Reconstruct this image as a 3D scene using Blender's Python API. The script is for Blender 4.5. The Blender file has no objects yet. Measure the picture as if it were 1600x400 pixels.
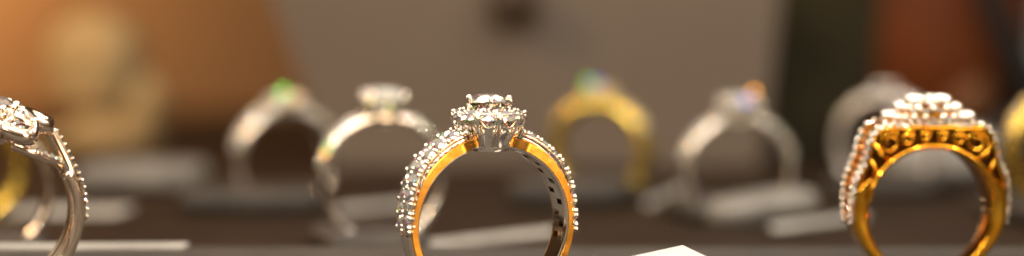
import bpy, bmesh, math, random
from mathutils import Vector, Matrix
random.seed(11)
PI = math.pi
SC = bpy.context.scene
COL = SC.collection
SC.unit_settings.system = 'METRIC'
SC.unit_settings.scale_length = 0.01          # one unit is one centimetre
rad = math.radians

# ------------------------------------------------------------------ camera
ZC, PITCH, FD = 2.885, rad(1.7), 30.0         # eye height, downward pitch, focus distance (cm)
WPX = 11.2 / 30.0 / 1600.0
FWD = Vector((0, math.cos(PITCH), -math.sin(PITCH)))
UP = Vector((0, math.sin(PITCH), math.cos(PITCH)))
CAMPOS = Vector((0, 0, ZC))
def P(px, py, d):
    """point of the place seen at photo pixel (px,py), d cm along the view axis"""
    return CAMPOS + d * (FWD + Vector((1, 0, 0)) * (px - 800) * WPX + UP * (200 - py) * WPX)

cam = bpy.data.cameras.new('camera')
camo = bpy.data.objects.new('camera', cam); COL.objects.link(camo)
camo.location = CAMPOS; camo.rotation_euler = (PI/2 - PITCH, 0, 0)
cam.sensor_width = 36; cam.lens = 36 * 30 / 11.2
cam.clip_start = 0.5; cam.clip_end = 1000
cam.dof.use_dof = True; cam.dof.focus_distance = FD; cam.dof.aperture_fstop = 0.128
SC.camera = camo

# ------------------------------------------------------------------ materials
def mat(name):
    m = bpy.data.materials.new(name); m.use_nodes = True
    nt = m.node_tree
    return m, nt, nt.nodes['Principled BSDF']
def noise_col(nt, scale, c1, c2, detail=4, lo=.35, hi=.65):
    tc = nt.nodes.new('ShaderNodeTexCoord')
    n = nt.nodes.new('ShaderNodeTexNoise'); n.inputs['Scale'].default_value = scale; n.inputs['Detail'].default_value = detail
    r = nt.nodes.new('ShaderNodeValToRGB')
    r.color_ramp.elements[0].color = (*c1, 1); r.color_ramp.elements[1].color = (*c2, 1)
    r.color_ramp.elements[0].position = lo; r.color_ramp.elements[1].position = hi
    nt.links.new(tc.outputs['Object'], n.inputs['Vector']); nt.links.new(n.outputs['Fac'], r.inputs['Fac'])
    return n, r
def metal(name, c1, c2, rough, scale=9, bump=.02):
    m, nt, b = mat(name)
    n, r = noise_col(nt, scale, c1, c2)
    nt.links.new(r.outputs['Color'], b.inputs['Base Color'])
    b.inputs['Metallic'].default_value = 1
    mr = nt.nodes.new('ShaderNodeMapRange'); mr.inputs['To Min'].default_value = rough*.7; mr.inputs['To Max'].default_value = rough*1.4
    nt.links.new(n.outputs['Fac'], mr.inputs['Value']); nt.links.new(mr.outputs['Result'], b.inputs['Roughness'])
    if bump:
        bp = nt.nodes.new('ShaderNodeBump'); bp.inputs['Strength'].default_value = bump; bp.inputs['Distance'].default_value = .02
        n2 = nt.nodes.new('ShaderNodeTexNoise'); n2.inputs['Scale'].default_value = scale*3
        nt.links.new(n2.outputs['Fac'], bp.inputs['Height']); nt.links.new(bp.outputs['Normal'], b.inputs['Normal'])
    return m
def matte(name, c1, c2, rough=.8, scale=3, bump=.2, bscale=40, spec=.3):
    m, nt, b = mat(name)
    n, r = noise_col(nt, scale, c1, c2)
    nt.links.new(r.outputs['Color'], b.inputs['Base Color'])
    b.inputs['Roughness'].default_value = rough
    b.inputs['Specular IOR Level'].default_value = spec
    bp = nt.nodes.new('ShaderNodeBump'); bp.inputs['Strength'].default_value = bump; bp.inputs['Distance'].default_value = .02
    n2 = nt.nodes.new('ShaderNodeTexNoise'); n2.inputs['Scale'].default_value = bscale
    nt.links.new(n2.outputs['Fac'], bp.inputs['Height']); nt.links.new(bp.outputs['Normal'], b.inputs['Normal'])
    return m
def diamond_mat(name, iors, tint=(1, 1, 1), mirror=.48, fire=False, scat=.07):
    m = bpy.data.materials.new(name); m.use_nodes = True
    nt = m.node_tree; nt.nodes.clear()
    out = nt.nodes.new('ShaderNodeOutputMaterial')
    last = None
    for c, i in zip(((1, 0, 0), (0, 1, 0), (0, 0, 1)), iors):
        g = nt.nodes.new('ShaderNodeBsdfGlass'); g.distribution = 'GGX' if 'GGX' in [e.identifier for e in g.bl_rna.properties['distribution'].enum_items] else g.distribution
        g.inputs['Color'].default_value = (c[0]*tint[0], c[1]*tint[1], c[2]*tint[2], 1)
        g.inputs['Roughness'].default_value = 0.0; g.inputs['IOR'].default_value = i
        if last is None: last = g.outputs[0]
        else:
            a = nt.nodes.new('ShaderNodeAddShader'); nt.links.new(last, a.inputs[0]); nt.links.new(g.outputs[0], a.inputs[1]); last = a.outputs[0]
    gl = nt.nodes.new('ShaderNodeBsdfGlossy'); gl.inputs['Roughness'].default_value = .03; gl.inputs['Color'].default_value = (1, .96, .90, 1)
    if fire:  # rainbow flashes painted as a noise ramp on the facet tint
        tc = nt.nodes.new('ShaderNodeTexCoord'); n = nt.nodes.new('ShaderNodeTexNoise'); n.inputs['Scale'].default_value = 4.5; n.inputs['Detail'].default_value = 1
        r = nt.nodes.new('ShaderNodeValToRGB'); r.color_ramp.interpolation = 'EASE'
        el = r.color_ramp.elements
        el[0].position = .30; el[0].color = (.16, .25, 1, 1); el[1].position = .70; el[1].color = (1, .30, .10, 1)
        for p_, c_ in ((.38, (.2, 1, .12, 1)), (.44, (1, .97, .93, 1)), (.56, (1, .97, .93, 1)), (.62, (1, .85, .12, 1))):
            e = el.new(p_); e.color = c_
        nt.links.new(tc.outputs['Object'], n.inputs['Vector']); nt.links.new(n.outputs['Fac'], r.inputs['Fac']); nt.links.new(r.outputs['Color'], gl.inputs['Color'])
    mx = nt.nodes.new('ShaderNodeMixShader'); mx.inputs[0].default_value = mirror
    nt.links.new(last, mx.inputs[1]); nt.links.new(gl.outputs[0], mx.inputs[2])
    df = nt.nodes.new('ShaderNodeBsdfDiffuse'); df.inputs['Color'].default_value = (.92, .89, .84, 1)   # pale diffuse mixed in to stand for unresolved scintillation
    m2 = nt.nodes.new('ShaderNodeMixShader'); m2.inputs[0].default_value = scat
    nt.links.new(mx.outputs[0], m2.inputs[1]); nt.links.new(df.outputs[0], m2.inputs[2])
    nt.links.new(m2.outputs[0], out.inputs['Surface'])
    return m

WHITE_GOLD = metal('white_gold', (.86, .80, .72), (.92, .88, .82), .075)
ROSE_GOLD = metal('rose_gold', (.82, .66, .50), (.90, .76, .62), .14)
YELLOW = metal('yellow_gold', (.90, .42, .06), (.96, .48, .085), .20)
RICH = metal('rich_gold', (.66, .30, .02), (.82, .45, .045), .065, 4, .07)
SHADE_GOLD = metal('shade_dark_gold', (.025, .011, .003), (.06, .025, .006), .42)  # shade of the recess painted as a dark colour on the inner web
SOFT_WHITE = metal('soft_white_gold', (.88, .82, .74), (.93, .89, .83), .12)
SATIN = metal('satin_silver', (.86, .80, .74), (.92, .88, .84), .38)
PALE_GOLD = metal('pale_yellow_gold', (.98, .68, .10), (1.0, .76, .15), .24)
DIA = diamond_mat('diamond', (2.405, 2.42, 2.44))
DIA_FIRE_TINT = diamond_mat('diamond_fire_tint', (2.34, 2.42, 2.52), (1, 1, 1), .45, True, .30)
DIA_PRISM_TINT = diamond_mat('diamond_prism_tint', (2.30, 2.42, 2.56), (1, 1, 1), .80, True, .08)

# ------------------------------------------------------------------ mesh builder
class MB:
    def __init__(s): s.v = []; s.f = []; s.sm = []
    def add(s, vs, fs, smooth=True):
        o = len(s.v); s.v += [Vector(v) for v in vs]
        for f in fs: s.f.append([i + o for i in f]); s.sm.append(smooth)
    def grid(s, rows, cu=False, cv=False, smooth=True, skip=None):
        n = len(rows); m = len(rows[0]); vs = [p for r in rows for p in r]; fs = []
        for i in range(n if cu else n-1):
            for j in range(m if cv else m-1):
                if skip and skip(i, j): continue
                a = i*m + j; b = i*m + (j+1) % m; i2 = (i+1) % n
                fs.append((a, b, i2*m + (j+1) % m, i2*m + j))
        s.add(vs, fs, smooth)
    def tube(s, pts, r, seg=8, closed=False, caps=True):
        pts = [Vector(p) for p in pts]; n = len(pts)
        rr = r if isinstance(r, (list, tuple)) else [r]*n
        rows = []; prev = None
        for i, p in enumerate(pts):
            if closed: t = pts[(i+1) % n] - pts[i-1]
            else: t = pts[min(i+1, n-1)] - pts[max(i-1, 0)]
            t.normalize()
            if prev is None:
                u = t.orthogonal().normalized()
            else:
                u = prev - t*prev.dot(t)
                if u.length < 1e-6: u = t.orthogonal()
                u.normalize()
            prev = u; w = t.cross(u)
            rows.append([p + rr[i]*(math.cos(2*PI*k/seg)*u + math.sin(2*PI*k/seg)*w) for k in range(seg)])
        s.grid(rows, closed, True)
        if not closed and caps:
            s.add(rows[0], [list(range(seg))[::-1]]); s.add(rows[-1], [list(range(seg))])
    def ball(s, c, r, nu=10, nv=6, sq=(1, 1, 1)):
        c = Vector(c); rows = []
        for i in range(nv+1):
            t = PI*i/nv
            rows.append([c + Vector((r*sq[0]*math.sin(t)*math.cos(2*PI*k/nu), r*sq[1]*math.sin(t)*math.sin(2*PI*k/nu), r*sq[2]*math.cos(t))) for k in range(nu)])
        s.grid(rows, False, True)
    def lathe(s, prof, seg=32, c=(0, 0, 0), rot0=0):
        c = Vector(c)
        s.grid([[c + Vector((r*math.cos(2*PI*k/seg + rot0), r*math.sin(2*PI*k/seg + rot0), z)) for k in range(seg)] for r, z in prof], False, True)
    def prism(s, poly, y0, y1):
        """poly of (x,z) at depth y0 extruded to y1"""
        n = len(poly)
        vs = [(x, y0, z) for x, z in poly] + [(x, y1, z) for x, z in poly]
        s.add(vs, [list(range(n)), list(range(2*n-1, n-1, -1))] + [(i, i+n, (i+1) % n + n, (i+1) % n) for i in range(n)], False)
    def build(s, name, m, parent=None, link=True, sharp=None):
        me = bpy.data.meshes.new(name)
        bm = bmesh.new()
        vs = [bm.verts.new(v) for v in s.v]
        for f, sm in zip(s.f, s.sm):
            try:
                fc = bm.faces.new([vs[i] for i in f]); fc.smooth = sm
            except ValueError: pass
        bmesh.ops.remove_doubles(bm, verts=bm.verts, dist=1e-5)
        bmesh.ops.recalc_face_normals(bm, faces=bm.faces)
        if sharp:
            for e in bm.edges:
                if len(e.link_faces) == 2 and e.calc_face_angle(0) > sharp: e.smooth = False
        bm.to_mesh(me); bm.free()
        me.materials.append(m)
        o = bpy.data.objects.new(name, me)
        COL.objects.link(o)
        if parent: o.parent = parent
        return o

def tag(o, label=None, cat=None, group=None, kind=None):
    if label: o['label'] = label
    if cat: o['category'] = cat
    if group: o['group'] = group
    if kind: o['kind'] = kind
    return o
def empty(name, label, cat, group=None):
    o = bpy.data.objects.new(name, None); COL.objects.link(o); o.empty_display_size = .3
    return tag(o, label, cat, group)
def inst(name, me, parent, M):
    o = bpy.data.objects.new(name, me); COL.objects.link(o); o.parent = parent
    o.matrix_local = M
    return o

# ------------------------------------------------------------------ gems
def hull_mesh(name, pts, m):
    bm = bmesh.new()
    for p in pts: bm.verts.new(p)
    r = bmesh.ops.convex_hull(bm, input=bm.verts)
    bmesh.ops.dissolve_limit(bm, angle_limit=.004, verts=bm.verts, edges=bm.edges)
    bmesh.ops.recalc_face_normals(bm, faces=bm.faces)
    me = bpy.data.meshes.new(name); bm.to_mesh(me); bm.free()
    me.materials.append(m)
    return me
def brilliant(name, m, simple=False, asp=1):
    pts = []
    def ringp(n, r, z, off=0):
        for k in range(n):
            a = 2*PI*(k+off)/n; pts.append((r*math.cos(a), r*math.sin(a)*asp, z))
    ringp(8, .285, .165)
    ringp(8, .40, .105, .5)
    g = 8 if simple else 16
    ringp(g, .5, .012); ringp(g, .5, -.012)
    if not simple:
        ringp(8, .50*.26, -.34, 0)
    pts.append((0, 0, -.43))
    return hull_mesh(name, pts, m)
GEM = brilliant('brilliant_cut', DIA)
GEM_F = brilliant('brilliant_cut_fire_tint', DIA_FIRE_TINT)
GEM_P = brilliant('brilliant_cut_prism_tint', DIA_PRISM_TINT)
GEM_S = brilliant('single_cut', DIA, True)
GEM_SF = brilliant('single_cut_fire_tint', DIA_FIRE_TINT, True)
def unit_bead(m, name):
    b = MB(); b.ball((0, 0, 0), 1, 10, 7); o = b.build(name, m); me = o.data
    bpy.data.objects.remove(o); return me
BEAD_W = unit_bead(WHITE_GOLD, 'bead'); BEAD_R = unit_bead(ROSE_GOLD, 'bead'); BEAD_Y = unit_bead(PALE_GOLD, 'bead')
BEADS = {SOFT_WHITE.name: BEAD_W, SATIN.name: BEAD_W, WHITE_GOLD.name: BEAD_W, ROSE_GOLD.name: BEAD_R, PALE_GOLD.name: BEAD_Y, RICH.name: unit_bead(RICH, 'bead'), YELLOW.name: BEAD_Y}

def frame(pos, zdir, size, spin=0.0, xhint=Vector((0, 1, 0))):
    z = Vector(zdir).normalized(); x = xhint - z*xhint.dot(z)
    if x.length < 1e-4: x = z.orthogonal()
    x.normalize(); y = z.cross(x)
    R = Matrix((x, y, z)).transposed().to_4x4()
    s = size if isinstance(size, (tuple, list)) else (size,)*3
    return Matrix.Translation(Vector(pos)) @ R @ Matrix.Rotation(spin, 4, 'Z') @ Matrix.Diagonal((*s, 1))
def bead_at(name, me, parent, pos, r):
    return inst(name, me, parent, Matrix.Translation(Vector(pos)) @ Matrix.Diagonal((r, r, r, 1)))

def lerp_tab(t, a):
    for (a0, v0), (a1, v1) in zip(t, t[1:]):
        if a <= a1:
            f = (a-a0)/(a1-a0); f = f*f*(3-2*f); return v0 + (v1-v0)*f
    return t[-1][1]

class Ring:
    """ring standing upright: axis along local Y, origin at the bottom of the hoop, front side -Y"""
    def __init__(s, name, label, cat, px, py, d, rot, lean, Ri, thick, width, group, roll=0):
        s.Ri = Ri; s.th = thick; s.wd = width
        s.Rb = Ri + lerp_tab(thick, 180)
        s.root = empty(name, label, cat, group)
        R = Matrix.Rotation(rad(rot), 4, 'Z') @ Matrix.Rotation(rad(lean), 4, 'X') @ Matrix.Rotation(rad(roll), 4, 'Y')
        c = P(px, py, d)
        s.root.matrix_world = Matrix.Translation(c - R.to_3x3() @ Vector((0, 0, s.Rb))) @ R
        s.rot = rad(rot)
    def pt(s, deg, y, r):
        a = rad(deg); return Vector((r*math.sin(a), y, s.Rb + r*math.cos(a)))
    def ctr(s, x, y, z): return Vector((x, y, s.Rb + z))
    def ro(s, deg): return s.Ri + lerp_tab(s.th, abs(deg))
    def w(s, deg): return lerp_tab(s.wd, abs(deg))
    def sweep(s, mb, sec, a0=-180, a1=180, n=120):
        full = (a1 - a0) >= 359.9
        rows = []
        for i in range(n if full else n+1):
            a = a0 + (a1-a0)*i/n
            aa = a if a <= 180 else a-360
            rows.append([s.pt(a, y, r) for y, r in sec(aa)])
        mb.grid(rows, full, True)
        if not full:
            mb.add(rows[0], [list(range(len(rows[0])))]); mb.add(rows[-1], [list(range(len(rows[-1])))[::-1]])

def rounded_sec(Ri, Ro, w, b=.025, yo=0.0):
    h = w/2
    b = min(b, (Ro-Ri)*.4, h*.6)
    return [(-h+yo, Ri+b), (-h+yo, Ro-b), (-h+b*.3+yo, Ro-b*.3), (-h+b+yo, Ro), (h-b+yo, Ro), (h-b*.3+yo, Ro-b*.3), (h+yo, Ro-b), (h+yo, Ri+b), (h-b*.3+yo, Ri+b*.3), (h-b+yo, Ri), (-h+b+yo, Ri), (-h+b*.3+yo, Ri+b*.3)]

GROUP = 'rings standing upright in the display'
# ================================================================== the main ring
def main_ring():
    R = Ring('diamond_ring', 'sharp white gold ring with yellow gold front edge and scalloped diamond halo head', 'ring',
             761, 347, 30.0, 20, 3, .845,
             [(0, .115), (12, .118), (25, .128), (45, .116), (80, .088), (110, .095), (180, .11)], [(0, .34), (13, .36), (24, .50), (55, .50), (110, .42), (180, .32)], GROUP)
    root = R.root
    mb = MB()
    # hoop: outer wall and inner wall with an openwork gallery on the shoulders
    def sec(a):
        Ri, Ro, w = R.Ri, R.ro(a), R.w(a)
        if abs(a) < 97: Ro -= .03                                  # bed the stones sit in
        return rounded_sec(Ri, Ro, w, .02)
    n = 168; rows = []
    for i in range(n):
        a = -180 + 360*i/n
        sc = sec(a); h = R.w(a)/2
        # finer inner wall: 6 columns between the two edges
        inner = [(h*.86 - h*1.72*k/6, R.Ri) for k in range(7)]
        rows.append([R.pt(a, y, r) for y, r in sc[:9] + inner + [sc[11]]])
    def skip(i, j):
        a = abs(-180 + 360*(i+.5)/n)
        if not (30 < a < 104) or not (9 <= j <= 14): return False
        c = j - 9                                                  # 0..5
        ph = (i % 8)
        return (c in (1, 2) and ph in (2, 3)) or (c in (3, 4) and ph in (6, 7))
    mb.grid(rows, True, True, True, skip)
    shank = mb.build('shank', WHITE_GOLD, root, sharp=rad(38))
    # yellow gold front edge
    mb = MB()
    def esec(a):
        h = R.w(a)/2; Ro = R.ro(a)
        return [(-h-.012, R.Ri+.018), (-h-.018, R.Ri+.024), (-h-.018, Ro-.008), (-h-.012, Ro-.002), (-h+.02, Ro), (-h+.02, R.Ri+.03)]
    R.sweep(mb, esec, 12, 348, 168)
    mb.build('gold_edge', YELLOW, root, sharp=rad(18))
    # shoulder stones and their beads
    nst = 8
    lift = lambda a: lerp_tab([(0, .085), (45, .078), (90, .022), (180, .02)], abs(a))
    for sgn in (-1, 1):
        for k in range(nst):
            a = 24.5 + k*9.1
            for row, y in enumerate((-.125, .085)):
                aa = sgn*(a + (0 if row == 0 else 1.0))
                ro = R.ro(aa)
                d = .172 if row else .158
                d *= 1.13 - .02*k
                nd = R.pt(aa, 0, 1) - R.pt(aa, 0, 0)
                nd = nd + Vector((0, -.25 if row == 0 else .1, 0))
                inst('shoulder_stone', GEM, root, frame(R.pt(aa, y, ro+.012+lift(aa)), nd, d, .4*k))
        for k in range(nst+1):
            a = 24.5 + k*9.1 - 4.5
            for q, (y, rr, h) in enumerate(((-.222, .030, .006), (-.018, .032, .016), (.19, .032, .010))):
                for e in ((-.9, .9) if q != 2 else (0,)):
                    aa = sgn*(a + e*1.6)
                    o = bead_at('prong', BEAD_W, root, R.pt(aa, y + random.uniform(-.006, .006), R.ro(aa)+h+lift(aa)), rr*random.uniform(.9, 1.1))
    # row of tiny stones along the front edge, between the beads
        for k in range(15):
            aa = sgn*(24 + k*4.75)
            nd = (R.pt(aa, 0, 1) - R.pt(aa, 0, 0)) + Vector((0, -.7, 0))
            inst('edge_stone', GEM_S, root, frame(R.pt(aa, -.232, R.ro(aa)-.004), nd, .062, k))
    # rails that carry the stones across the shoulders
    for sgn in (-1, 1):
        for y, h in ((-.018, .005), (.19, .0), (-.215, -.01), (-.21, -.05), (.19, -.05)):
            mb = MB(); mb.tube([R.pt(sgn*(19 + t*3.0), y, R.ro(19+t*3)+h+lift(19+t*3)*.8) for t in range(27)], .016, 6)
            mb.build('rail', WHITE_GOLD, root)
    # ---------------------------------------------------------------- head
    N = 10
    off = -PI/2 - R.rot                                            # one halo stone faces the viewer
    c = lambda r, ang, z: R.ctr(r*math.cos(ang), r*math.sin(ang), z)
    mb = MB()
    prof = [(.17, .79), (.225, .79), (.235, .82), (.238, .87), (.285, .96), (.325, 1.04), (.325, 1.07), (.30, 1.10), (.26, 1.16), (.21, 1.20), (.16, 1.225), (.15, 1.255), (.175, 1.285), (.155, 1.29), (.11, 1.20), (.10, 1.0), (.12, .84)]
    mb.lathe([(r, z) for r, z in prof], 40, R.ctr(0, 0, 0))
    basket = mb.build('basket', WHITE_GOLD, root, sharp=rad(45))
    for k in range(N):
        ang = off + 2*PI*k/N
        d = Vector((math.cos(ang), math.sin(ang), 0))
        nd = d*.42 + Vector((0, 0, .90))
        inst('halo_stone', GEM, basket, frame(c(.325, ang, 1.185), nd, .225, .3*k, Vector((0, 0, 1))))
        # scalloped seat around each halo stone
        u = nd.normalized(); t = d.cross(Vector((0, 0, 1))); w2 = u.cross(t)
        mb = MB(); mb.tube([c(.390 - .025*(1 - q*q/36), ang, 1.205 - .150*(1 - q*q/36)) + t*(.112*q/6) for q in range(-6, 7)], .0125, 6)
        mb.tube([c(.405 - .01*(1 - q*q/36), ang, 1.208 + .0*q) + t*(.105*q/6) for q in range(-6, 7)], .010, 6)
        mb.build('scallop_seat', WHITE_GOLD, basket)
        # claw between two halo stones
        a2 = off + 2*PI*(k+.5)/N
        mb = MB()
        mb.tube([c(.226, a2, .815), c(.246, a2, .87), c(.308, a2, .96), c(.368, a2, 1.06), c(.396, a2, 1.14), c(.398, a2, 1.20), c(.380, a2, 1.218)],
                [.018, .020, .023, .024, .024, .022, .014], 8)
        mb.ball(c(.388, a2, 1.208), .027, 10, 7)
        mb.tube([c(.27, a2, 1.20), c(.275, a2, 1.235)], .022, 7); mb.ball(c(.275, a2, 1.236), .023, 9, 6)
        mb.build('claw', WHITE_GOLD, basket)
        # thin ribs of the basket
        for e in (.28, .72):
            a3 = off + 2*PI*(k+e)/N
            mb = MB(); mb.tube([c(.228, a3, .815), c(.243, a3, .87), c(.292, a3, .96), c(.338, a3, 1.045)], [.007, .011, .011, .006], 6)
            mb.build('basket_rib', WHITE_GOLD, basket)
    inst('centre_stone', GEM, basket, frame(R.ctr(0, 0, 1.325), (0, 0, 1), .46, .2))
    for k in range(4):
        a4 = off + PI/4*0 + .12 + PI/2*k
        mb = MB()
        mb.tube([c(.15, a4, 1.20), c(.205, a4, 1.27), c(.238, a4, 1.325), c(.232, a4, 1.362), c(.195, a4, 1.385)], [.024, .028, .030, .030, .016], 9)
        mb.ball(c(.222, a4, 1.362), .036, 10, 7)
        mb.build('prong', WHITE_GOLD, basket)
    return R

# ================================================================== generic solitaire / shoulder-set ring
RINGS = {}
def stone_ring(name, label, px, py, d, rot, lean, m, Ri=.85, head='solitaire', stones=6, cw=.55, wide=.4, taper=.25, thick=.15, sd=.15, rows=1, hz=.0, gem=None, gem_s=None, roll=0, bulge=0.0, cat='ring', hstone=None):
    gem = gem or GEM_F; gem_s = gem_s or GEM_SF
    R = Ring(name, label, cat, px, py, d, rot, lean, Ri,
             [(0, thick*.8+bulge), (30, thick+bulge), (75, thick), (180, thick*.8)], [(0, wide*.9), (40, wide), (110, taper), (180, taper*.9)], GROUP, roll)
    root = R.root; bead = BEADS[m.name]
    mb = MB(); R.sweep(mb, lambda a: rounded_sec(R.Ri, R.ro(a), R.w(a), .05), n=96)
    mb.build('shank', m, root, sharp=rad(50))
    a0 = 26 if head == 'solitaire' else 24
    st = math.degrees(sd/(Ri+thick))*1.08
    for sgn in (-1, 1):
        for k in range(stones):
            a = sgn*(a0 + k*st)
            ys = (0,) if rows == 1 else (-sd*.52, sd*.52)
            for y in ys:
                nd = R.pt(a, 0, 1) - R.pt(a, 0, 0)
                inst('shoulder_stone', gem_s, root, frame(R.pt(a, y, R.ro(a)+.015), nd, sd*.95, k*.7))
            for y in ((-sd*.5, sd*.5) if rows == 1 else (-sd, 0, sd)):
                ab = a - sgn*st*.5
                bead_at('prong', bead, root, R.pt(ab, y, R.ro(ab)+.03), sd*.19)
    zt = R.ro(0) + .02 + hz
    mb = MB()
    k0 = cw/2
    zg = zt + .03 + .40*cw
    mb.lathe([(k0*.25, zt-.10), (k0*.45, zt-.08), (k0*.50, zt-.02), (k0*.55, zt+.03), (k0*.50, zt+.04), (k0*.3, zt-.03), (k0*.2, zt-.05)], 24, R.ctr(0, 0, 0))
    mb.tube([R.ctr(k0*.80*math.cos(2*PI*q/24), k0*.80*math.sin(2*PI*q/24), zg - .16*cw) for q in range(24)], .022, 7, True)
    setting = mb.build('setting', m, root)
    inst('centre_stone', hstone or GEM_F, setting, frame(R.ctr(0, 0, zg), (0, 0, 1), cw, .1))
    c = lambda r, ang, z: R.ctr(r*math.cos(ang), r*math.sin(ang), z)
    for k in range(4 if head == 'solitaire' else 6):
        n = 4 if head == 'solitaire' else 6
        ang = 2*PI*(k+.5)/n
        mb = MB(); mb.tube([c(k0*.35, ang, zt-.06), c(k0*.75, ang, zt+.14), c(k0*1.03, ang, zg), c(k0*.98, ang, zg+.06), c(k0*.82, ang, zg+.085)], [.035, .035, .035, .035, .02], 7)
        mb.build('prong', m, setting)
    if head == 'halo':
        n = 12; rr = k0 + .10
        mb = MB(); mb.tube([c(rr, 2*PI*q/32, zg-.05) for q in range(32)], .045, 8, True)
        mb.build('halo_rim', m, setting)
        for k in range(n):
            inst('halo_stone', gem_s, setting, frame(c(rr, 2*PI*k/n, zg+.0), (.25*math.cos(2*PI*k/n), .25*math.sin(2*PI*k/n), 1), .145, k))
    RINGS[name] = R
    return R

# ================================================================== big gold cocktail ring
def gold_ring():
    R = Ring('gold_ring', 'large rich yellow gold ring with tiered diamond cluster and bead set split shoulders', 'ring',
             1446, 327, 33.0, 8, 4, .765,
             [(0, .28), (16, .31), (33, .43), (58, .235), (90, .185), (130, .13), (180, .12)], [(0, .66), (50, .60), (100, .44), (180, .36)], GROUP)
    root = R.root; m = RICH
    # inner band, full hoop; outer plate over the shoulders; central web; lower shank
    mb = MB()
    def low(a):
        t = max(0, min(1, (abs(a)-58)/20.0))
        return rounded_sec(R.Ri, R.Ri + .07 + (R.ro(a)-R.Ri-.07)*t, R.w(a), .03)
    R.sweep(mb, low, n=120)
    mb.build('shank', m, root, sharp=rad(50))
    mb = MB()
    R.sweep(mb, lambda a: rounded_sec(R.ro(a)-.055, R.ro(a), R.w(a)*.96, .025), -74, 74, 60)
    plate = mb.build('top_plate', m, root, sharp=rad(50))
    mb = MB()
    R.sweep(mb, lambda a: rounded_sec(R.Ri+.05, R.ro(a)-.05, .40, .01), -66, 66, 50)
    mb.build('inner_web', SHADE_GOLD, root)
    # bright rim round the finger hole at the front
    mb = MB(); mb.tube([R.pt(-80 + 2.5*i, -R.w(0)/2*.96, R.Ri+.04) for i in range(65)], .03, 8)
    mb.build('front_rim', m, root)
    # scroll filigree in the openings
    for side in (-1, 1):
        for a0 in (-38, -25, -12, 1, 14, 27):
            a = a0 + 5.5
            mid = (R.Ri + .09 + R.ro(a) - .07)/2; amp = max(.03, (R.ro(a)-R.Ri-.16)/2)
            y = side*R.w(a)/2*.88
            pts = []
            for q in range(22):
                t = q/21*2.1*PI*1.4
                rr = amp*(1 - .62*q/21)
                pts.append(R.pt(a + math.degrees(rr*1.1*math.cos(t)/mid)*1.0, y, mid + rr*math.sin(t)))
            mb = MB(); mb.tube(pts, .019, 7); mb.build('filigree_scroll', m, root)
        for sgn in (-1, 1):
            mb = MB(); y = side*R.w(45)/2*.9
            mb.tube([R.pt(sgn*40, y, R.Ri+.07), R.pt(sgn*43, y, (R.Ri+R.ro(43))/2), R.pt(sgn*41, y, R.ro(41)-.06)], .035, 7)
            mb.tube([R.pt(sgn*62, y, R.Ri+.06), R.pt(sgn*54, y, R.Ri+.11), R.pt(sgn*50, y, R.ro(50)-.06)], .03, 7)
            mb.build('strut', m, root)
    # strands of stones along both edges of the shoulders
    for sgn in (-1, 1):
        for side in (-1, 1):
            for k in range(20):
                a = sgn*(2.45 + k*4.9)
                y = side*(R.w(a)/2 - .05)
                nd = (R.pt(a, 0, 1) - R.pt(a, 0, 0)) + Vector((0, side*.35, 0))
                inst('shoulder_stone', GEM_S if k % 4 else GEM_SF, root, frame(R.pt(a, y, R.ro(a)+.018), nd, .098, k))
                b = a + sgn*2.45
                bead_at('bead', BEAD_W, root, R.pt(b, y - side*.02, R.ro(b)+.03), .034)
    # tiers of the cluster
    def tier(name, cx, hw, hd, z, n, d, parent):
        for k in range(n):
            t = 2*PI*(k+.5)/n
            x = hw*math.copysign(abs(math.cos(t))**.75, math.cos(t)); y = hd*math.copysign(abs(math.sin(t))**.75, math.sin(t))
            inst(name, GEM if k % 5 else GEM_F, parent, frame(R.ctr(x, y, z), (x*.5, y*.8, 1), d, k))
            t2 = t + PI/n
            x = hw*1.05*math.copysign(abs(math.cos(t2))**.75, math.cos(t2)); y = hd*1.08*math.copysign(abs(math.sin(t2))**.75, math.sin(t2))
            bead_at('cluster_bead', BEAD_W, parent, R.ctr(x, y, z+.02), d*.42)
    tier('cluster_stone', 0, .50, .27, 1.12, 26, .105, plate)
    def slab(hw, hd, z0, z1, n=40):
        pts = []
        for k in range(n):
            t = 2*PI*k/n
            pts.append((hw*math.copysign(abs(math.cos(t))**.75, math.cos(t)), hd*math.copysign(abs(math.sin(t))**.75, math.sin(t))))
        mb = MB()
        mb.grid([[R.ctr(x*f, y*f, z) for x, y in pts] for f, z in ((.6, z0), (1, z0), (1, z1), (.9, z1), (.01, z1+.01))], False, True)
        return mb
    slab(.50, .27, .98, 1.10).build('cluster_plate', m, plate, sharp=rad(45))
    slab(.36, .22, 1.10, 1.19).build('cluster_plate', m, plate, sharp=rad(45))
    tier('cluster_stone', 0, .345, .21, 1.22, 16, .13, plate)
    slab(.25, .17, 1.17, 1.28).build('cluster_plate', m, plate, sharp=rad(45))
    tier('cluster_stone', 0, .22, .145, 1.305, 9, .15, plate)
    inst('centre_stone', GEM_F, plate, frame(R.ctr(0, 0, 1.33), (0, -.1, 1), .24, .3))
    for k in range(4):
        bead_at('cluster_bead', BEAD_W, plate, R.ctr(.12*math.cos(PI/4+PI/2*k), .12*math.sin(PI/4+PI/2*k), 1.35), .035)
    return R

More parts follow.
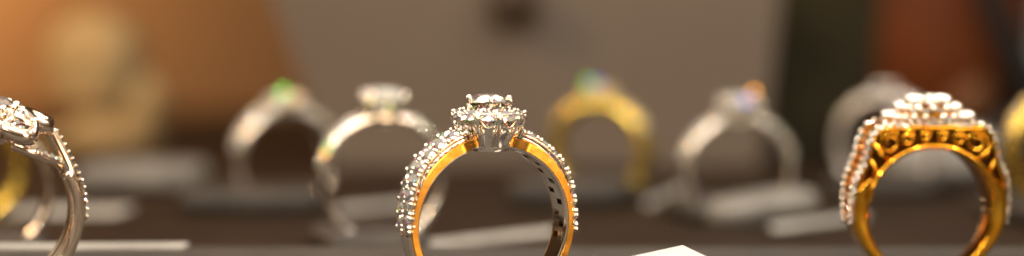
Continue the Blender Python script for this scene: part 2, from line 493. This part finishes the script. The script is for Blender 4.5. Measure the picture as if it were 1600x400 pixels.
# ================================================================== twisted ring
def twist_ring():
    R = Ring('twisted_ring', 'rosy metal ring with crossing split shoulders and leafy head, cut off by the picture edge', 'ring',
             -8, 334, 30.8, 22, 13, .84,
             [(0, .12), (60, .15), (180, .14)], [(0, .34), (60, .34), (110, .30), (180, .26)], GROUP)
    root = R.root; m = ROSE_GOLD
    mb = MB()
    # lower hoop made of three parallel strands
    R.sweep(mb, lambda a: rounded_sec(R.Ri, R.ro(a)-.02, R.w(a)*.5, .04, -.02), 58, 302, 90)
    shank = mb.build('shank', m, root, sharp=rad(50))
    mb = MB(); mb.tube([R.pt(56 + 4*i, -.115, R.Ri+.08) for i in range(63)], .08, 10); mb.build('outer_strand', m, root)
    mb = MB(); mb.tube([R.pt(56 + 4*i, .115, R.Ri+.08) for i in range(63)], .07, 10); mb.build('outer_strand', m, root)
    for sgn in (-1, 1):
        # high strand carrying a line of stones up to the head
        pts = [R.pt(sgn*a, y, r) for a, y, r in ((70, -.10, .935), (60, -.10, .955), (50, -.06, .99), (40, .0, 1.05), (32, .06, 1.12), (26, .1, 1.16))]
        mb = MB(); mb.tube(smooth(pts, 6), .072, 10); mb.build('upper_strand', m, root)
        sp = smooth([R.pt(sgn*a, y, r) for a, y, r in ((92, -.06, 1.02), (76, -.07, 1.02), (60, -.07, 1.03), (50, -.03, 1.06), (40, .03, 1.12), (31, .08, 1.19))], 8)
        st = resample(sp, 14)
        for k, p in enumerate(st):
            nd = Vector((p.x, 0, p.z - R.Rb))
            inst('strand_stone', GEM_S, root, frame(p, nd, .095, k))
            if 1: bead_at('bead', BEAD_W, root, p + Vector((sgn*.01, -.045, .008)), .017)
        # low strand that dives under the head
        lo = [R.pt(sgn*a, y, r) for a, y, r in ((72, .08, .92), (60, .02, .92), (48, -.10, .90), (36, -.20, .86), (22, -.25, .84), (8, -.2, .86))]
        mb = MB(); mb.tube(smooth(lo, 6), .055, 10); mb.build('lower_strand', m, root)
        for k, p in enumerate(resample(smooth(lo, 6), 12)[2:9]):
            inst('strand_stone', GEM_S, root, frame(p + Vector((sgn*.02, -.035, .045)), (sgn*.5, -.7, .6), .08, k))
    # head: leaf loops
    mb = MB(); mb.lathe([(.10, .84), (.26, .90), (.34, 1.02), (.30, 1.04), (.12, .92)], 28, R.ctr(0, 0, 0))
    cup = mb.build('head_cup', m, root)
    for k in range(6):
        ang = rad(-66 + 60*k)
        dx = Vector((math.cos(ang), math.sin(ang), 0)); t = Vector((-dx.y, dx.x, 0))
        pts = []
        for q in range(26):
            u = 2*PI*q/26
            l = .30 + .27*math.cos(u); wv = .225*math.sin(u)*(1 - .25*math.cos(u))
            pts.append(R.ctr(0, 0, 1.19 - .16*(l-.05)/.5) + dx*l + t*wv)
        mb = MB()
        rows = []
        for q, p in enumerate(pts):
            nx = (pts[(q+1) % 26] - pts[q-1]).normalized(); up = Vector((0, 0, 1)); sd = nx.cross(up).normalized()
            rows.append([p + sd*a*.05 + up*b*.085 for a, b in ((-1, -1), (-1.1, 0), (-.8, 1), (.8, 1), (1.1, 0), (.8, -1))])
        mb.grid(rows, True, True); mb.build('leaf_loop', m, cup)
        for q, (l, d) in enumerate(((.30, .15), (.43, .10))):
            inst('leaf_stone', GEM, cup, frame(R.ctr(0, 0, 1.15 - .05*q) + dx*l, dx*.3 + Vector((0, 0, 1)), d, q))
        for e in (-1, 1):
            bead_at('bead', BEAD_W, cup, R.ctr(0, 0, 1.12) + dx*.40 + t*e*.10, .035)
    mb = MB(); mb.lathe([(.10, 1.06), (.20, 1.10), (.24, 1.22), (.21, 1.22), (.1, 1.1)], 24, R.ctr(0, 0, 0)); mb.build('centre_cup', m, cup)
    inst('centre_stone', GEM, cup, frame(R.ctr(0, 0, 1.29), (0, 0, 1), .30, .2))
    for k in range(8):
        bead_at('bead', BEAD_W, cup, R.ctr(.19*math.cos(2*PI*k/8), .19*math.sin(2*PI*k/8), 1.26), .05)
    for k in range(10):
        inst('halo_stone', GEM_S, cup, frame(R.ctr(.27*math.cos(2*PI*k/10), .27*math.sin(2*PI*k/10), 1.205), (math.cos(2*PI*k/10)*.5, math.sin(2*PI*k/10)*.5, 1), .13, k))
    return R

def smooth(pts, n):
    pts = [Vector(p) for p in pts]; out = []
    ext = [2*pts[0]-pts[1]] + pts + [2*pts[-1]-pts[-2]]
    for i in range(1, len(ext)-2):
        p0, p1, p2, p3 = ext[i-1:i+3]
        for k in range(n):
            t = k/n
            out.append(.5*((2*p1) + (p2-p0)*t + (2*p0-5*p1+4*p2-p3)*t*t + (3*p1-p0-3*p2+p3)*t**3))
    out.append(pts[-1]); return out
def resample(pts, n):
    L = [0]
    for a, b in zip(pts, pts[1:]): L.append(L[-1] + (b-a).length)
    out = []
    for k in range(n):
        t = L[-1]*k/(n-1); i = 0
        while i < len(L)-2 and L[i+1] < t: i += 1
        f = (t-L[i])/max(1e-9, L[i+1]-L[i]); out.append(pts[i].lerp(pts[i+1], f))
    return out

main_ring()
gold_ring()
twist_ring()
stone_ring('solitaire_ring', 'white gold solitaire ring with a tall round diamond, just behind the sharp ring', 597, 278, 39.0, 20, 4, SOFT_WHITE, Ri=.83, cw=.70, stones=7, sd=.13, wide=.24, taper=.20, thick=.115, hz=-.10)
stone_ring('halo_ring', 'blurred white gold ring with broad shoulder stones beside the slender solitaire ring', 445, 250, 48.6, 26, 4, SOFT_WHITE, Ri=.83, head='halo', cw=.46, stones=4, sd=.26, wide=.36, taper=.26, thick=.13, hz=-.08, hstone=GEM_P)
stone_ring('yellow_gold_ring', 'blurred yellow gold ring with a single row of shoulder diamonds, half behind the sharp ring', 938, 236, 50.5, -24, 4, PALE_GOLD, Ri=.79, cw=.60, stones=3, sd=.27, wide=.52, taper=.44, thick=.18, hz=-.13)
stone_ring('pave_ring', 'blurred white ring with stone lined shoulders and a raised round diamond, between both gold rings', 1152, 270, 46.0, 14, 4, SOFT_WHITE, Ri=.87, cw=.74, stones=5, sd=.19, wide=.30, taper=.22, thick=.12, hz=-.14)
stone_ring('silver_ring', 'faint silvery ring half hidden behind the large rich gold ring', 1384, 228, 54.0, -26, 3, SATIN, Ri=.90, cw=.46, stones=4, sd=.2, wide=.32, taper=.26, thick=.15, hz=-.12)
stone_ring('pale_gold_ring', 'pale gold ring cut by the picture edge, behind the large rich gold ring', 1655, 232, 45.0, 22, 4, PALE_GOLD, Ri=.86, cw=.60, stones=6, sd=.16, wide=.42, taper=.3)
stone_ring('slim_ring', 'slim pale ring seen through the opening of the twisted ring', -12, 300, 37.5, 30, 4, ROSE_GOLD, Ri=.75, cw=.45, stones=4, sd=.13, wide=.26, taper=.22, thick=.11)
stone_ring('plain_gold_ring', 'soft yellow gold arc glimpsed farthest behind the twisted ring', -55, 262, 47.0, 24, 4, PALE_GOLD, Ri=.84, cw=.5, stones=4, sd=.16, wide=.34, taper=.3)


# added stones on the far rings: glint colour painted in, tipped towards a lamp
def glint_gem(name, tint):
    m = bpy.data.materials.new(name); m.use_nodes = True; nt = m.node_tree; nt.nodes.clear()
    out = nt.nodes.new('ShaderNodeOutputMaterial'); gl = nt.nodes.new('ShaderNodeBsdfGlossy')
    gl.inputs['Roughness'].default_value = .30; gl.inputs['Color'].default_value = (*tint, 1)
    nt.links.new(gl.outputs[0], out.inputs['Surface'])
    return brilliant(name, m, True)
GLINT_GEMS = {'green': glint_gem('green_glint_tint', (.12, .95, .10)), 'amber': glint_gem('amber_glint_tint', (1, .42, .04)), 'blue': glint_gem('blue_glint_tint', (.12, .20, 1)), 'violet': glint_gem('violet_glint_tint', (.45, .15, 1))}
def glint(R, col, deg, y, dr, size, lamp):
    """added stone on ring R at angle deg from the top, its table halfway between the viewer and a lamp"""
    p = R.pt(deg, y, R.ro(deg) + dr)
    M = R.root.matrix_world
    wp = M @ p
    h = ((Vector(lamp) - wp).normalized() + (CAMPOS - wp).normalized()).normalized()
    inst('glint_stone', GLINT_GEMS[col], R.root, frame(p, M.to_3x3().inverted() @ h, size, .2))
glint(RINGS['halo_ring'], 'green', -7, -.24, .30, .13, (-14, 44, 23))
glint(RINGS['halo_ring'], 'amber', 3, -.27, .20, .09, (-14, 44, 23))
glint(RINGS['solitaire_ring'], 'amber', -68, -.12, .02, .08, (-9, 24, 24))
glint(RINGS['solitaire_ring'], 'green', -63, -.12, .02, .06, (-9, 24, 24))
glint(RINGS['yellow_gold_ring'], 'green', -5, -.26, .36, .12, (6, 20, 25))
glint(RINGS['yellow_gold_ring'], 'blue', 3, -.27, .36, .11, (6, 20, 25))
glint(RINGS['pave_ring'], 'amber', 6, -.34, .42, .11, (14, 40, 24))
glint(RINGS['pave_ring'], 'blue', 0, -.34, .26, .11, (14, 40, 24))
glint(RINGS['pale_gold_ring'], 'violet', -33, -.2, .08, .13, (22, 28, 24))

# ================================================================== cushions, tags, tray
LEATHER = matte('dark_grey_leatherette', (.021, .0165, .013), (.038, .030, .0235), .55, 2.5, .35, 30, .4)
COUNTER = matte('brown_counter', (.012, .0062, .003), (.021, .0115, .006), .6, .6, .15, 12, .10)
PAPER = matte('white_card', (.36, .356, .347), (.42, .416, .405), .7, 3, .08, 60)
SLIP = matte('ivory_slip', (.26, .248, .225), (.36, .345, .315), .6, 2, .08, 40)
TAUPE = matte('taupe_lacquer', (.112, .086, .064), (.134, .104, .078), .65, .12, .1, 6, .3)
BROWN = matte('brown_wall', (.13, .078, .042), (.165, .10, .055), .85, .05, .1, 3, .1)
CREAM = matte('cream_velvet', (.30, .22, .11), (.40, .30, .16), .9, 1.2, .2, 20, .1)
ORANGE = matte('amber_leather', (.125, .030, .006), (.18, .046, .009), .6, .25, .3, 5, .3)
BLACK = matte('black_trim', (.010, .009, .008), (.02, .018, .016), .6, 1, .2, 8, .2)
OLIVE = matte('olive_black_fabric', (.018, .016, .009), (.035, .030, .016), .9, .4, .2, 8, .1)
GREY = matte('grey_panel', (.55, .55, .54), (.62, .62, .61), .6, .3, .1, 6, .3)
PEARL = matte('pale_satin', (.12, .112, .10), (.18, .17, .152), .45, 2, .2, 25, .4)

def pillow(cx, cy, cz, hx, hy, hz, e=.35, n=36, k=18):
    mb = MB(); rows = []
    sg = lambda v, p: math.copysign(abs(v)**p, v)
    for i in range(k+1):
        t = -PI/2 + PI*i/k
        rows.append([Vector((cx + hx*sg(math.cos(t), e)*sg(math.cos(2*PI*j/n), e), cy + hy*sg(math.cos(t), e)*sg(math.sin(2*PI*j/n), e), cz + hz*sg(math.sin(t), .6))) for j in range(n)])
    mb.grid(rows, False, True)
    return mb
def cushion(label, px, d, half_px, top, rot=0, m=LEATHER, hy=.75):
    x = (px-800)*WPX*d; hx = half_px*WPX*d
    root = empty('ring_cushion', label, 'ring cushion', 'ring cushions on the counter')
    root.location = (x, d, 0); root.rotation_euler = (0, 0, rad(rot))
    pillow(0, -hy-.02, top/2, hx, hy, top/2).build('pad', m, root)
    pillow(0, hy+.02, top/2, hx, hy, top/2).build('pad', m, root)
    return root
cushion('dark grey cushion under the blurred ring with broad shoulder stones', 400, 48.6, 112, .42)
cushion('dark cushion under the slender solitaire ring', 575, 39.0, 80, .30, 10)
cushion('grey cushion under the blurred yellow gold ring', 900, 50.5, 95, .50, -8)
cushion('dark cushion under the ring with the raised round diamond', 1150, 46.0, 100, .36, 6)
cushion('dark cushion under the faint silvery ring', 1400, 54.0, 90, .42, -20)
cushion('taupe cushion farthest back beside the cream stand', 225, 56.0, 95, .55, 0, PEARL)
cushion('dark cushion under the pale gold ring at the picture edge', 1640, 45.0, 80, .4, 8)
cushion('dark cushion under the slim pale ring', 0, 37.5, 70, .32, 8)

# long foam tray the nearest rings stand in
mb = MB()
tray = empty('ring_tray', 'long dark foam tray along the bottom, holding the nearest rings', 'ring tray')
tray.location = (0, 31, 0)
for y0, y1 in ((-7, -1.05), (-.95, 2.0), (2.1, 4.4)):
    o = pillow(0, (y0+y1)/2, .16, 10, (y1-y0)/2, .16, .18).build('foam_strip', LEATHER, tray)

# countertop and wall
mb = MB(); mb.add([(-150, -60, 0), (150, -60, 0), (150, 160, 0), (-150, 160, 0)], [(0, 1, 2, 3)], False)
tag(mb.build('counter', COUNTER), kind='structure')
mb = MB(); mb.prism([(-150, -1), (150, -1), (150, 90), (-150, 90)], 125, 128)
tag(mb.build('wall', BROWN), kind='structure')

# thin pale tags and strips
def strip(name, label, cat, corners, th, m, group=None):
    """a flat slip with real thickness: four corner points, counter-clockwise seen from above"""
    vs = [Vector(c) for c in corners]
    n = (vs[1]-vs[0]).cross(vs[2]-vs[0]).normalized()
    if n.z < 0: n = -n
    lo = [v - n*th for v in vs]
    mb = MB(); k = len(vs)
    mb.add(vs + lo, [list(range(k)), list(range(2*k-1, k-1, -1))] + [(i, i+k, (i+1) % k + k, (i+1) % k) for i in range(k)], False)
    o = mb.build(name, m)
    bv = o.modifiers.new('soft edge', 'BEVEL'); bv.width = th*.25; bv.segments = 2
    return tag(o, label, cat, group)
# in-focus white block corner in front
apex = P(1067, 382, 29.6)
u = Vector((-.80, -.46, -.135)); w = Vector((.56, -.72, -.235))
top = [apex, apex+u*1.5, apex+u*1.5+w*.72, apex+w*.72]
mb = MB(); mb.add(top + [Vector((v.x, v.y, .318)) for v in top], [(0, 1, 2, 3), (7, 6, 5, 4), (0, 4, 5, 1), (1, 5, 6, 2), (2, 6, 7, 3), (3, 7, 4, 0)], False)
o = mb.build('display_card', PAPER)
bv = o.modifiers.new('soft edge', 'BEVEL'); bv.width = .018; bv.segments = 3
tag(o, 'sharp white card corner poking up between the sharp ring and the large gold ring', 'card')
def lie(px, py, z):
    """distance at which photo pixel row py meets the level z"""
    return (ZC - z) / (math.sin(PITCH) + (py - 200)*WPX*math.cos(PITCH))
def tagstrip(label, a, b, depth, z=.07, th=.055):
    A = P(*a, lie(*a, z)); B = P(*b, lie(*b, z))
    dirv = Vector((0, -depth, 0))
    return strip('price_tag', label, 'price tag', [A, A+dirv, B+dirv, B], th, SLIP, 'blank pale price tags lying between the rings')
tagstrip('long pale slip seen through the opening of the sharp ring', (662, 376), (866, 355), 1.3)
tagstrip('pale slip lying under the twisted ring', (-30, 381), (296, 379), .55, .385)
tagstrip('pale slip leading from the raised diamond ring to the large gold ring', (1200, 351), (1345, 332), 1.2)
tagstrip('soft pale slip behind the cushion of the yellow gold ring', (1004, 314), (1075, 288), 1.6)
tagstrip('pale slip seen through the hoop of the solitaire ring', (530, 322), (650, 312), 1.6)
tagstrip('wide soft slip behind the slim pale ring', (40, 322), (212, 322), 2.2)

# pale satin pouch near the pave ring
o = pillow(0, 0, .22, .95, .7, .24, .6).build('satin_pouch', PEARL)
o.location = ((1195-800)*WPX*44, 44.8, 0.05); o.rotation_euler = (0, rad(-8), rad(20))
tag(o, 'pale satin pouch lying behind the stone lined white ring', 'pouch')
o = pillow(0, 0, .56, 1.2, .6, .56, .7).build('satin_box', SLIP)
o.location = ((1470-800)*WPX*60, 60, 0)
tag(o, 'soft pale bundle seen through the opening of the large gold ring', 'bundle')

# ------------------------------------------------------------------ background furniture
def quad(px0, py0, px1, py1, d): ...
def poly_px(pts, d):
    return [(P(x, y, d).x, P(x, y, d).z) for x, y in pts]
def ground(poly):
    return [(x, max(0.0, z)) for x, z in poly]
board = empty('display_board', 'wide taupe display board with a dark knob, filling the middle behind the rings', 'display board')
board.location = (0, 66, 0)
pl = ground(poly_px([(520, 420), (1188, 420), (1236, -150), (372, -150)], 66))
mb = MB(); mb.prism(pl, 0, 2.0); mb.build('panel', TAUPE, board)
kp = P(800, 2, 66)
mb = MB()
mb.lathe([(.01, 0), (.45, .02), (.62, .25), (.6, .45), (.28, .6), (.22, 1.0)], 24)
k = mb.build('knob', matte('dark_bronze', (.03, .017, .008), (.05, .03, .015), .5, 2), board)
k.rotation_euler = (-PI/2, 0, 0); k.location = (kp.x, -1.0, kp.z)

# cream stand
stand = empty('jewellery_stand', 'cream velvet jewellery stand with rounded top in warm light', 'display stand')
c0 = P(150, 300, 82); stand.location = (c0.x, 82, 0)
pxc = 82*WPX
H = P(150, 20, 82).z
mb = MB(); mb.lathe([(.01, 0), (2.0, 0), (2.0, .25), (.8, .4), (.5, .9), (.48, 1.4)], 32); mb.build('base', CREAM, stand)
mb = MB(); rows = []
prof = [(-80, .5), (-60, .5), (0, .55), (60, .6), (110, .8), (160, 1.25), (210, 1.45), (245, 1.30), (268, .85), (282, .05)]
rows = []
for v_ in smooth([Vector((q_[0], q_[1], 0)) for q_ in prof], 5):
    hpx, rx = v_.x, max(.05, v_.y)
    z = P(150, 300-hpx, 82).z
    if z < 1.0: z = 1.0 + (hpx+80)*.003
    rows.append([Vector((rx*math.cos(2*PI*k/28), .8*rx*math.sin(2*PI*k/28), z)) for k in range(28)])
mb.grid(rows, False, True); mb.build('bust', CREAM, stand)
mb = MB()
A = P(215, 160, 82)
mb.ball((A.x - c0.x, .2, A.z), 1.0, 24, 14, (.85, .7, 1.0)); mb.ball((A.x-c0.x-.3, .2, A.z-1.1), .9, 24, 14, (.8, .7, 1.2))
mb.build('shoulder', CREAM, stand)

# dark fabric column
col = empty('fabric_column', 'tall black olive fabric column at the edge of the taupe board', 'column')
col.location = (0, 72, 0)
mb = MB(); mb.prism(ground(poly_px([(1196, 420), (1362, 420), (1385, -150), (1232, -150)], 72)), 0, 3); mb.build('shaft', OLIVE, col)
# amber leather case with slanting black trim
case = empty('leather_case', 'amber brown leather case with slanted black trim behind the large gold ring', 'case')
case.location = (0, 80, 0)
cx_ = P(1462, 0, 80).x
pillow(cx_, 2, 5.0, 3.3, 3.0, 5.2, 1.0).build('body', ORANGE, case)
mb = MB(); mb.prism(poly_px([(1615, 210), (1660, 210), (1650, 150), (1575, 10), (1540, -90), (1495, -90)], 78.5), -1.5, 1.0)
mb.build('trim', BLACK, case)
mb = MB(); mb.ball((P(1522, 145, 78).x, -.3, P(1522, 145, 78).z), .75, 20, 12, (1, .35, 1)); mb.build('bokeh_disc', matte('bokeh_copper', (.30, .13, .06), (.36, .17, .08), .5, 2), case)  # added disc standing in for a blurred spot of light
g = empty('grey_board', 'light grey board in the upper corner beyond the leather case', 'board')
g.location = (0, 86, 0)
mb = MB(); mb.prism(ground(poly_px([(1560, 420), (1900, 420), (1900, -150), (1480, -150)], 86)), 0, 2); mb.build('panel', GREY, g)

# ------------------------------------------------------------------ light
world = bpy.data.worlds.new('World'); SC.world = world; world.use_nodes = True
bg = world.node_tree.nodes['Background']
wn = world.node_tree
tc = wn.nodes.new('ShaderNodeTexCoord'); sx = wn.nodes.new('ShaderNodeSeparateXYZ')
wr = wn.nodes.new('ShaderNodeValToRGB')                        # a showroom: dim at eye level, pale ceiling above
els = wr.color_ramp.elements
els[0].position = .46; els[0].color = (.10, .065, .042, 1)
els[1].position = .98; els[1].color = (1.0, .86, .70, 1)
for p_, c_ in ((.54, (.20, .135, .09, 1)), (.62, (.50, .38, .28, 1)), (.72, (.95, .80, .63, 1))):
    e_ = els.new(p_); e_.color = c_
mp = wn.nodes.new('ShaderNodeMapRange'); mp.inputs['From Min'].default_value = -1; mp.inputs['From Max'].default_value = 1
wn.links.new(tc.outputs['Generated'], sx.inputs[0]); wn.links.new(sx.outputs['Z'], mp.inputs['Value'])
wn.links.new(mp.outputs['Result'], wr.inputs['Fac']); wn.links.new(wr.outputs['Color'], bg.inputs['Color'])
bg.inputs['Strength'].default_value = .55

def area(name, loc, target, sx, sy, power, color, disk=False):
    l = bpy.data.lights.new(name, 'AREA'); l.shape = 'DISK' if disk else 'RECTANGLE'; l.size = sx; l.size_y = sy; l.energy = power; l.color = color
    o = bpy.data.objects.new(name, l); COL.objects.link(o); o.location = loc
    o.rotation_euler = (Vector(target) - Vector(loc)).to_track_quat('-Z', 'Y').to_euler()
    return o
WARM = (1.0, .84, .66)
area('highlight_strip', (2, 36, 18), (0, 40, 0), 44, 1.2, 2600, WARM)  # unseen strip added for long highlights on the hoops
area('highlight_strip', (-3, 14, 20), (0, 32, 1), 36, 6.0, 5200, WARM)  # unseen strip, widened to brighten the stones facing forward
for x, y, z in ((-9, 24, 24), (6, 20, 25), (14, 40, 24), (-14, 44, 23), (1, 50, 24), (22, 28, 24), (-22, 30, 24), (-2, 8, 20), (12, 6, 18), (-14, 10, 18), (0, 33, 26), (24, 44, 22), (-24, 16, 20)):
    area('sparkle_lamp', (x, y, z), (x*.3, 34, 0), .75, .75, 1150, (1, .93, .84), True)  # unseen lamps added overhead to make the stones sparkle
edge_fill = area('edge_fill_lamp', (16, 10, 5.5), (-1, 30, 1.0), 9, 9, 400, (1.0, .67, .37)); edge_fill.data.spread = rad(50)  # unseen lamp added to light the gold front edges
area('front_lamp', (-26, -8, 16), (0, 32, 1), 8, 8, 2500, (1.0, .86, .70))
area('shelf_lamp', (8, 60, 17), (12, 66, 5), 22, 2, 1100, (1, .86, .72))
area('amber_lamp', (-33, 114, 14), (-29, 125, 5), 4, 4, 13500, (1.0, .58, .24))
area('amber_lamp', (-24, 68, 18), (-18, 82, 5), 4, 4, 3000, (1.0, .62, .30))
area('amber_lamp', (-30, 46, 24), (-16, 66, 8), 5, 5, 9000, (1.0, .60, .28))  # added to warm the board, standing in for veiling glare

# ------------------------------------------------------------------ render settings
SC.view_settings.view_transform = 'Standard'; SC.view_settings.look = 'None'; SC.view_settings.exposure = .16; SC.view_settings.gamma = 1
SC.render.engine = 'CYCLES'
cy = SC.cycles
cy.use_denoising = True
cy.max_bounces = 16; cy.transmission_bounces = 14; cy.glossy_bounces = 8; cy.diffuse_bounces = 3
cy.caustics_reflective = False; cy.caustics_refractive = False
cy.sample_clamp_indirect = 40; cy.use_adaptive_sampling = False
cy.blur_glossy = 0.0
